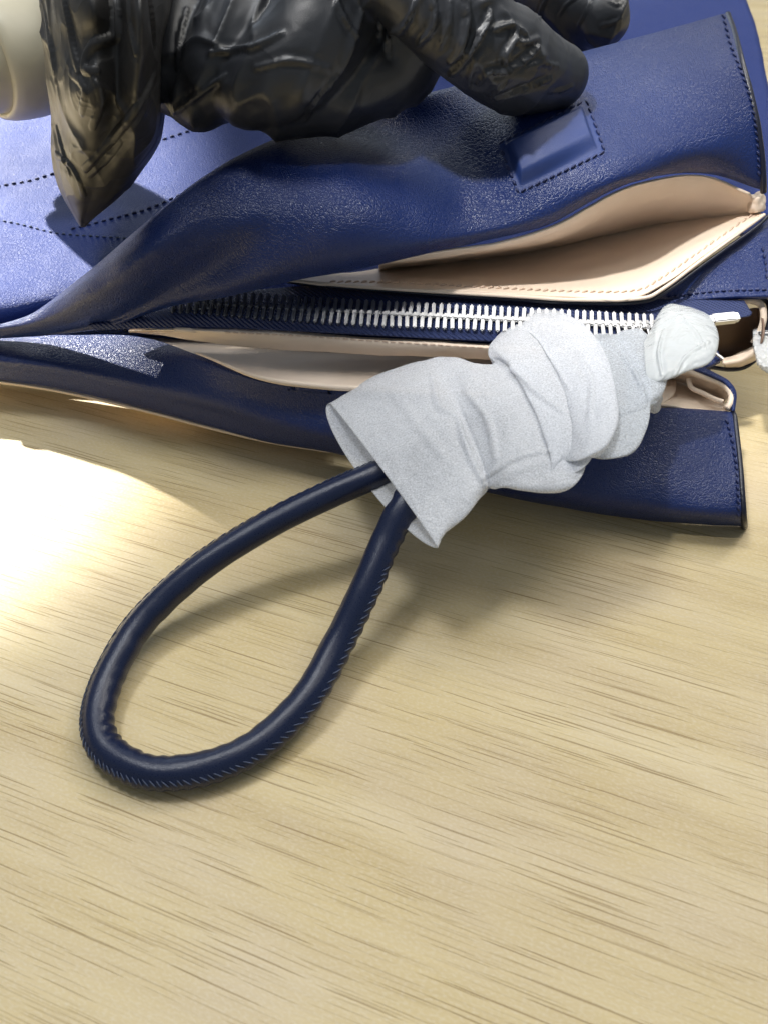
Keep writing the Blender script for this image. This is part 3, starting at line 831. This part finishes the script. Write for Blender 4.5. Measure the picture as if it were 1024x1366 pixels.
def sleeve(SEC, name, mat, parent, lines=None, sub=7, n=120, amp=.05, seed=0, thick=.03, fold=.06, axis_px=None):
    secs = []
    for k, (T, B_, bf, bb, dp, z) in enumerate(SEC):
        t = P(T[0], T[1], z); b = P(B_[0], B_[1], z)
        c = (t+b)/2
        dxy = Vector((T[0]-B_[0], T[1]-B_[1], 0)).normalized()
        ax = Vector((-dxy.y, dxy.x, 0))
        if ax.x < 0: ax = -ax
        cp = ((T[0]+B_[0])/2, (T[1]+B_[1])/2)
        a1 = P(cp[0]+ax.x*20, cp[1]+ax.y*20, z); a = (a1-c).normalized(); 
        pxl = (a1-c).length/20
        nrm = (CAMP-c).normalized()
        secs.append((c, (t-b)/2, nrm*dp, a, bf*pxl, bb*pxl))
    V = []
    m = (len(secs)-1)*sub+1
    for j in range(m):
        u = j/(m-1)
        c = cre([s[0] for s in secs], u); h = cre([s[1] for s in secs], u); d = cre([s[2] for s in secs], u); a = cre([s[3] for s in secs], u)
        bf = cre([Vector((s[4], s[5], 0)) for s in secs], u)
        for i in range(n):
            an = 2*math.pi*i/n
            si, co = math.sin(an), math.cos(an)
            e = 1+fold*noise.noise(Vector((math.cos(an)*1.6, math.sin(an)*1.6, u*len(secs)*.45+seed)))*min(1, j/6)
            e += fold*.5*math.sin(an*7+u*30)*noise.noise(Vector((math.cos(an)*1.2, math.sin(an)*1.2, u*len(secs)*.8+seed+9)))*min(1, j/10)
            q = c+h*co*e+d*si*e+a*((bf.x*si if si > 0 else -bf.y*si)*1.0)
            q += Vector((noise.noise(q*.8+Vector((seed, 0, 0))), noise.noise(q*.8+Vector((0, seed, 5))), noise.noise(q*.8+Vector((9, 0, seed)))))*amp*min(1, j/4)
            V.append(q)
    F = [tuple(reversed(f)) for f in grid_faces(n, m, closed=True)]
    if lines: creases(V, F, lines)
    return mesh_obj(name, V, F, mat, parent, thick=thick, offset=0)
wrap = empty('foam_paper_sleeve', 'crumpled white foam paper sleeve wrapped around the navy handle, open at its left end', 'packing paper')
sleeve(SEC[:23], 'paper_sleeve', M_paper, wrap, seed=3, n=260, sub=12, thick=.015, lines=[
 ([(575,498),(585,541),(608,556),(617,583),(631,618),(648,648)], .10, .17), ([(560,500),(590,505),(625,500)], .05, .15),
 ([(663,481),(687,495),(715,523),(754,551)], .10, .14), ([(640,640),(690,610),(735,600)], .07, .16), ([(620,520),(650,560),(660,610)], .07, .2),
 ([(700,440),(735,480),(760,520)], .05, .12), ([(520,520),(560,570),(600,620)], .05, .25), ([(770,470),(788,510),(785,560)], .06, .14)])
sleeve(SEC[22:], 'paper_end', M_thin, wrap, lines=[([(790,450),(827,472),(850,505),(861,535)], .12, .12), ([(805,559),(840,548),(878,536)], .07, .08), ([(824,458),(842,480),(857,488)], .07, .08)], n=200, sub=12, thick=.015, seed=6, amp=.08, fold=.10)
lump('paper_lobe', P(866,534,5.2), (.45, .45, .40), M_paper, wrap, .5, 5)
tip = empty('plastic_bag_tip', 'twisted milky plastic film tip poking from the white paper over the zipper end', 'plastic film')
SG = [
 ((858,455),(862,512), 0,0,.5,6.4),
 ((868,440),(876,512), 2,0,.65,6.5),
 ((878,420),(888,508), 4,0,.75,6.6),
 ((892,406),(905,500), 6,0,.85,6.7),
 ((915,408),(922,494), 10,0,.90,6.8),
 ((938,418),(936,490), 14,0,.80,6.8),
 ((948,430),(944,482), 12,0,.60,6.8),
 ((952,444),(950,470), 6,0,.30,6.8),
 ((953,452),(952,462), 2,0,.08,6.8),
]
sleeve(SG, 'plastic_film', M_milky, tip, lines=[([(885,440),(878,470),(882,500)], .08, .08), ([(905,420),(925,440),(940,465)], .08, .08), ([(872,440),(900,426),(940,440)], .06, .07), ([(900,500),(915,475),(945,455)], .07, .08)], seed=8, amp=.05, fold=.06, n=160, sub=12, thick=.02)

# clear plastic wrapped ring at right edge
cw = empty('clear_film_wrap', 'clear crinkled plastic film around a ring at the right edge of the handbag', 'plastic film')
SGc = [
 ((1004,440),(1004,462), 0,0,.4,4.3),
 ((1012,436),(1010,480), 2,0,.55,4.3),
 ((1022,436),(1016,494), 4,0,.65,4.2),
 ((1036,436),(1030,500), 4,0,.7,4.2),
 ((1056,430),(1052,500), 4,0,.7,4.2),
]
sleeve(SGc, 'film', M_clear, cw, seed=12, amp=.10, fold=.35, n=60, sub=8, thick=.02)
ribbon('film_bar', [(1012,446,4.6),(1030,446,4.6),(1050,444,4.6)], 0, M_metal, cw, rad=.12)

# ------------------------------------------------------------------ gloved hand
person = empty('person', 'hand in a crinkled black disposable glove pinching the upper leather flap', 'person')
def capsule_chain(V, F, pts, n=24, sub=8):
    """tapered rounded finger through (point, radius) pairs"""
    ps = [p for p, r in pts]; rs = [Vector((r, 0, 0)) for p, r in pts]
    m = (len(pts)-1)*sub+1
    path = [cre(ps, i/(m-1)) for i in range(m)]; rad = [cre(rs, i/(m-1)).x for i in range(m)]
    rings = []
    t0 = (path[1]-path[0]).normalized(); t1 = (path[-1]-path[-2]).normalized()
    for k in range(6, 0, -1):
        a = k/6*math.pi/2*.98; rings.append((path[0]-t0*math.sin(a)*rad[0], rad[0]*math.cos(a), t0))
    for i in range(m):
        t = (path[min(i+1, m-1)]-path[max(i-1, 0)]).normalized(); rings.append((path[i], rad[i], t))
    for k in range(1, 7):
        a = k/6*math.pi/2*.98; rings.append((path[-1]+t1*math.sin(a)*rad[-1], rad[-1]*math.cos(a), t1))
    base = len(V)
    for p, r, t in rings:
        s = t.cross(Vector((0, 0, 1)))
        s = s.normalized() if s.length > 1e-3 else Vector((1, 0, 0)); u = s.cross(t).normalized()
        for k in range(n):
            a = 2*math.pi*k/n; V.append(p+s*math.cos(a)*r+u*math.sin(a)*r)
    for f in grid_faces(n, len(rings), closed=True): F.append(tuple(base+x for x in f))
    F.append(tuple(base+k for k in reversed(range(n)))); F.append(tuple(base+(len(rings)-1)*n+k for k in range(n)))
def pr(px, py, z, rpx):
    p = P(px, py, z); return p, pxcm(rpx, p)
V, F = [], []
index = [pr(470,-120,18.5,80), pr(545,-30,17.0,66), pr(625,45,15.4,64), pr(690,88,13.9,60), pr(742,101,13.2,44)]
thumb = [pr(560,-190,14.5,60), pr(650,-80,14.2,50), pr(720,-20,13.6,48), pr(775,12,13.0,48), pr(800,22,12.9,40)]
middle = [pr(430,-110,17.8,80), pr(440,0,16.0,74), pr(395,80,14.4,66), pr(335,115,13.4,56)]
ring_ = [pr(350,-110,17.0,80), pr(350,0,15.4,76), pr(310,80,14.0,66), pr(265,120,13.0,52)]
pinky = [pr(260,-110,16.4,70), pr(262,0,15.0,62), pr(245,70,14.0,54), pr(238,110,13.2,46)]
palm = [pr(250,-190,17.0,110), pr(330,-130,17.5,120), pr(430,-120,18.0,110)]
wrist = [pr(180,-260,16.5,90), pr(250,-180,17.0,100), pr(330,-130,17.2,110)]
fill = [pr(560,-60,17,80), pr(540,30,15.0,72), pr(510,80,13.8,66), pr(440,110,13.3,64), pr(380,125,13.0,58)]
for ch in (fill, index, thumb, middle, ring_, pinky, palm, wrist): capsule_chain(V, F, ch)
tmp = mesh_obj('glove_source', V, F, None)
rm = tmp.modifiers.new('r', 'REMESH'); rm.mode = 'VOXEL'; rm.voxel_size = .0010
sm_ = tmp.modifiers.new('s', 'SMOOTH'); sm_.iterations = 6; sm_.factor = .5
dg = bpy.context.evaluated_depsgraph_get(); dg.update()
gm = bpy.data.meshes.new_from_object(tmp.evaluated_get(dg))
bpy.data.objects.remove(tmp)
# film wrinkles running across and along the fingers
fa = (index[-1][0]-index[1][0]).normalized(); fs = fa.cross(Vector((0, 0, 1))).normalized(); fu = fs.cross(fa)
import numpy as np
nv = len(gm.vertices)
nor = [v.normal.copy() for v in gm.vertices]
tipc = index[-1][0]
for v, n_ in zip(gm.vertices, nor):
    p = v.co/CM
    a, b, c = p.dot(fa), p.dot(fs), p.dot(fu)
    w = Vector((noise.noise(p*.22), noise.noise(p*.22+Vector((7, 3, 1))), 0))*1.0
    q1 = Vector((a*.70+w.x+b*.30, b*.16+w.y, c*.16))
    r1 = (1-min(1, abs(noise.noise(q1))*2.2))*max(0, min(1, .75+2.0*noise.noise(p*.3+Vector((5, 5, 5)))))
    q2 = Vector((a*.20+11, b*.6+w.x, c*.6+w.y))
    r2 = (1-min(1, abs(noise.noise(q2))*3.0))*max(0, min(1, .3+2.2*noise.noise(p*.3+Vector((1, 9, 5)))))
    dt = min(1, max(.15, ((p-tipc).length-1.2)/2.5))
    v.co += n_*CM*(dt*(.16*r1**2.4+.14*r2**2.4)-.06+.03*noise.noise(p*1.2))
Vg = [v.co/CM for v in gm.vertices]; Fg = [tuple(p.vertices) for p in gm.polygons]
creases(Vg, Fg, [
 ([(620,-8),(623,25),(615,66),(600,84)], .22, .16), ([(653,15),(651,28),(638,51),(615,86),(600,101)], .24, .14),
 ([(658,38),(684,33),(686,51),(674,74),(675,94)], .20, .15), ([(638,112),(651,96),(676,94),(707,74),(719,60)], .22, .14),
 ([(684,53),(700,56),(719,50)], .14, .12), ([(656,127),(674,112)], .14, .10), ([(661,132),(701,117),(735,104)], .18, .11),
 ([(732,122),(750,120),(765,114)], .10, .09), ([(577,-8),(579,31),(557,61)], .20, .13), ([(552,0),(545,25),(530,47)], .16, .11),
 ([(600,0),(598,30),(585,65)], .14, .10), ([(640,70),(628,95),(625,118)], .12, .10), ([(700,90),(720,84),(745,88)], .10, .10),
 ([(450,0),(462,27),(480,50)], .12, .12), ([(376,43),(340,60),(278,70)], .12, .16), ([(407,160),(425,130),(450,102)], .12, .12),
 ([(300,100),(260,130),(232,150)], .12, .14), ([(340,90),(390,80),(440,92)], .10, .14), ([(250,10),(240,50),(236,90)], .12, .12),
 ([(729,-4),(722,10),(719,24)], .14, .10), ([(785,2),(778,20),(770,34)], .12, .09), ([(812,0),(822,6),(832,2)], .10, .07), ([(800,34),(815,30),(830,24)], .10, .08),
 ([(745,20),(755,5),(770,-5)], .10, .08), ([(500,20),(515,45),(520,75)], .12, .10)])
for v, p in zip(gm.vertices, Vg): v.co = p*CM
gm.update()
gm.polygons.foreach_set('use_smooth', [True]*len(gm.polygons))
gm.materials.clear(); gm.materials.append(M_glove)
go = bpy.data.objects.new('glove', gm); COL.objects.link(go); go.parent = person

# loose pointed cuff hanging from the wrist
CF = [
 [(40,-70,17.0),(75,-75,18.0),(110,-75,18.4),(150,-75,18.2),(185,-75,18.4),(225,-80,17.4),(262,-75,16)],
 [(54,0,16.0),(84,-5,17.0),(120,0,17.3),(155,0,17.1),(190,0,17.4),(218,0,16.4),(240,0,15)],
 [(58,60,14.8),(88,55,15.8),(122,60,16.1),(158,60,16.0),(190,60,16.3),(210,60,15.3),(222,60,14)],
 [(64,120,13.4),(90,118,14.6),(122,120,15.0),(156,120,14.8),(186,120,15.0),(208,118,14.2),(216,118,13)],
 [(70,165,12.2),(92,170,13.2),(120,174,13.6),(150,174,13.5),(180,174,13.6),(204,172,13.2),(212,172,12.4)],
 [(70,205,11.2),(88,212,12.0),(112,218,12.3),(138,220,12.2),(164,218,12.2),(186,214,12.0),(203,202,11.5)],
 [(80,252,10.0),(90,258,10.5),(105,264,10.7),(122,266,10.6),(140,264,10.6),(155,262,10.5),(168,254,10.2)],
 [(104,298,8.9),(106,300,8.9),(108,302,8.9),(110,302,8.9),(112,302,8.9),(114,301,8.9),(116,298,8.9)],
]
def cdisp(u, v, p):
    return .45*cdisp0(u, v, p)
def cdisp0(u, v, p):
    q = Vector((p.x*.55+p.z*.10, p.y*.10, p.z*.12))
    r = 1-min(1, abs(noise.noise(q+Vector((noise.noise(p*.25)*.7, 0, 0))))*3)
    q2 = Vector((p.x*.35+3, p.y*.4, p.z*.4))
    r2 = 1-min(1, abs(noise.noise(q2))*4)
    return (.30*r**2.5*(1-.5*v)+.16*r2**2.5*(1-.5*v))*max(0, min(1, .5+2*noise.noise(p*.2)))
cf = Sheet(CF, 170, 230, cdisp)
creases(cf.V, cf.F, [
 ([(150,-10),(156,20),(152,48),(123,61),(110,90),(129,92)], 0.121, 0.240), ([(82,-8),(92,30),(97,58),(103,94)], 0.121, 0.240),
 ([(200,-5),(204,30),(206,60)], 0.110, 0.240), ([(206,100),(190,134),(150,185),(113,226)], 0.110, 0.210), ([(94,96),(112,118),(108,150)], 0.066, 0.210),
 ([(74,205),(98,226),(112,262)], 0.088, 0.180), ([(75,170),(84,205),(92,232)], 0.077, 0.180), ([(130,110),(136,140),(122,170)], 0.055, 0.210), ([(120,235),(140,215),(160,190)], 0.044, 0.150),
 ([(60,20),(68,70),(74,110)], 0.055, 0.210), ([(170,-5),(172,30),(180,70)], 0.077, 0.180)])
cf.build('glove_cuff', M_film, person, thick=.02)
CB = [[(x+6, y-4, z-2.2) for x, y, z in r] for r in CF[:-1]]
Sheet(CB, 60, 80, cdisp).build('glove_cuff_back', M_film, person, thick=.02)

# rounded beige tube with stepped rim beside the cuff
tube = empty('beige_tube', 'smooth beige tube with a stepped rim beside the pointed cuff of the black glove', 'tube')
M_cream = plain('cream_plastic', (.50, .46, .34), .42, noise_s=.5, bump=.05)
M_core = plain('brown_core', (.30, .17, .11), .6, noise_s=2, bump=.2)
c0 = P(-50, 75, 11.5)
ax = (P(90, 55, 11.2)-c0).normalized()
up = (Vector((0, 0, 1))-ax*ax.z).normalized(); sd = ax.cross(up).normalized()
def lathe(name, prof, mat, sq=.75):
    V = []; n = 72
    for x, r in prof:
        for k in range(n):
            a = 2*math.pi*k/n
            V.append(c0+ax*x+(up*math.sin(a)*sq*r+sd*math.cos(a)*r))
    return mesh_obj(name, V, [tuple(reversed(f)) for f in grid_faces(n, len(prof), closed=True)], mat, tube)
ro = pxcm(112, c0)
lathe('body', [(.9, ro*.86), (.8, ro*.90), (.95, ro*.955), (1.3, ro*.985), (1.9, ro), (2.6, ro), (3.2, ro*.985), (3.9, ro*.93), (4.6, ro*.82)], M_cream)
lathe('rim', [(-.2, ro*.62), (-.3, ro*.72), (-.1, ro*.80), (.3, ro*.83), (.7, ro*.84), (.95, ro*.86)], M_cream)
lathe('core', [(3.5, ro*.1), (3.2, ro*.5), (.4, ro*.60), (-.15, ro*.63)], M_core)
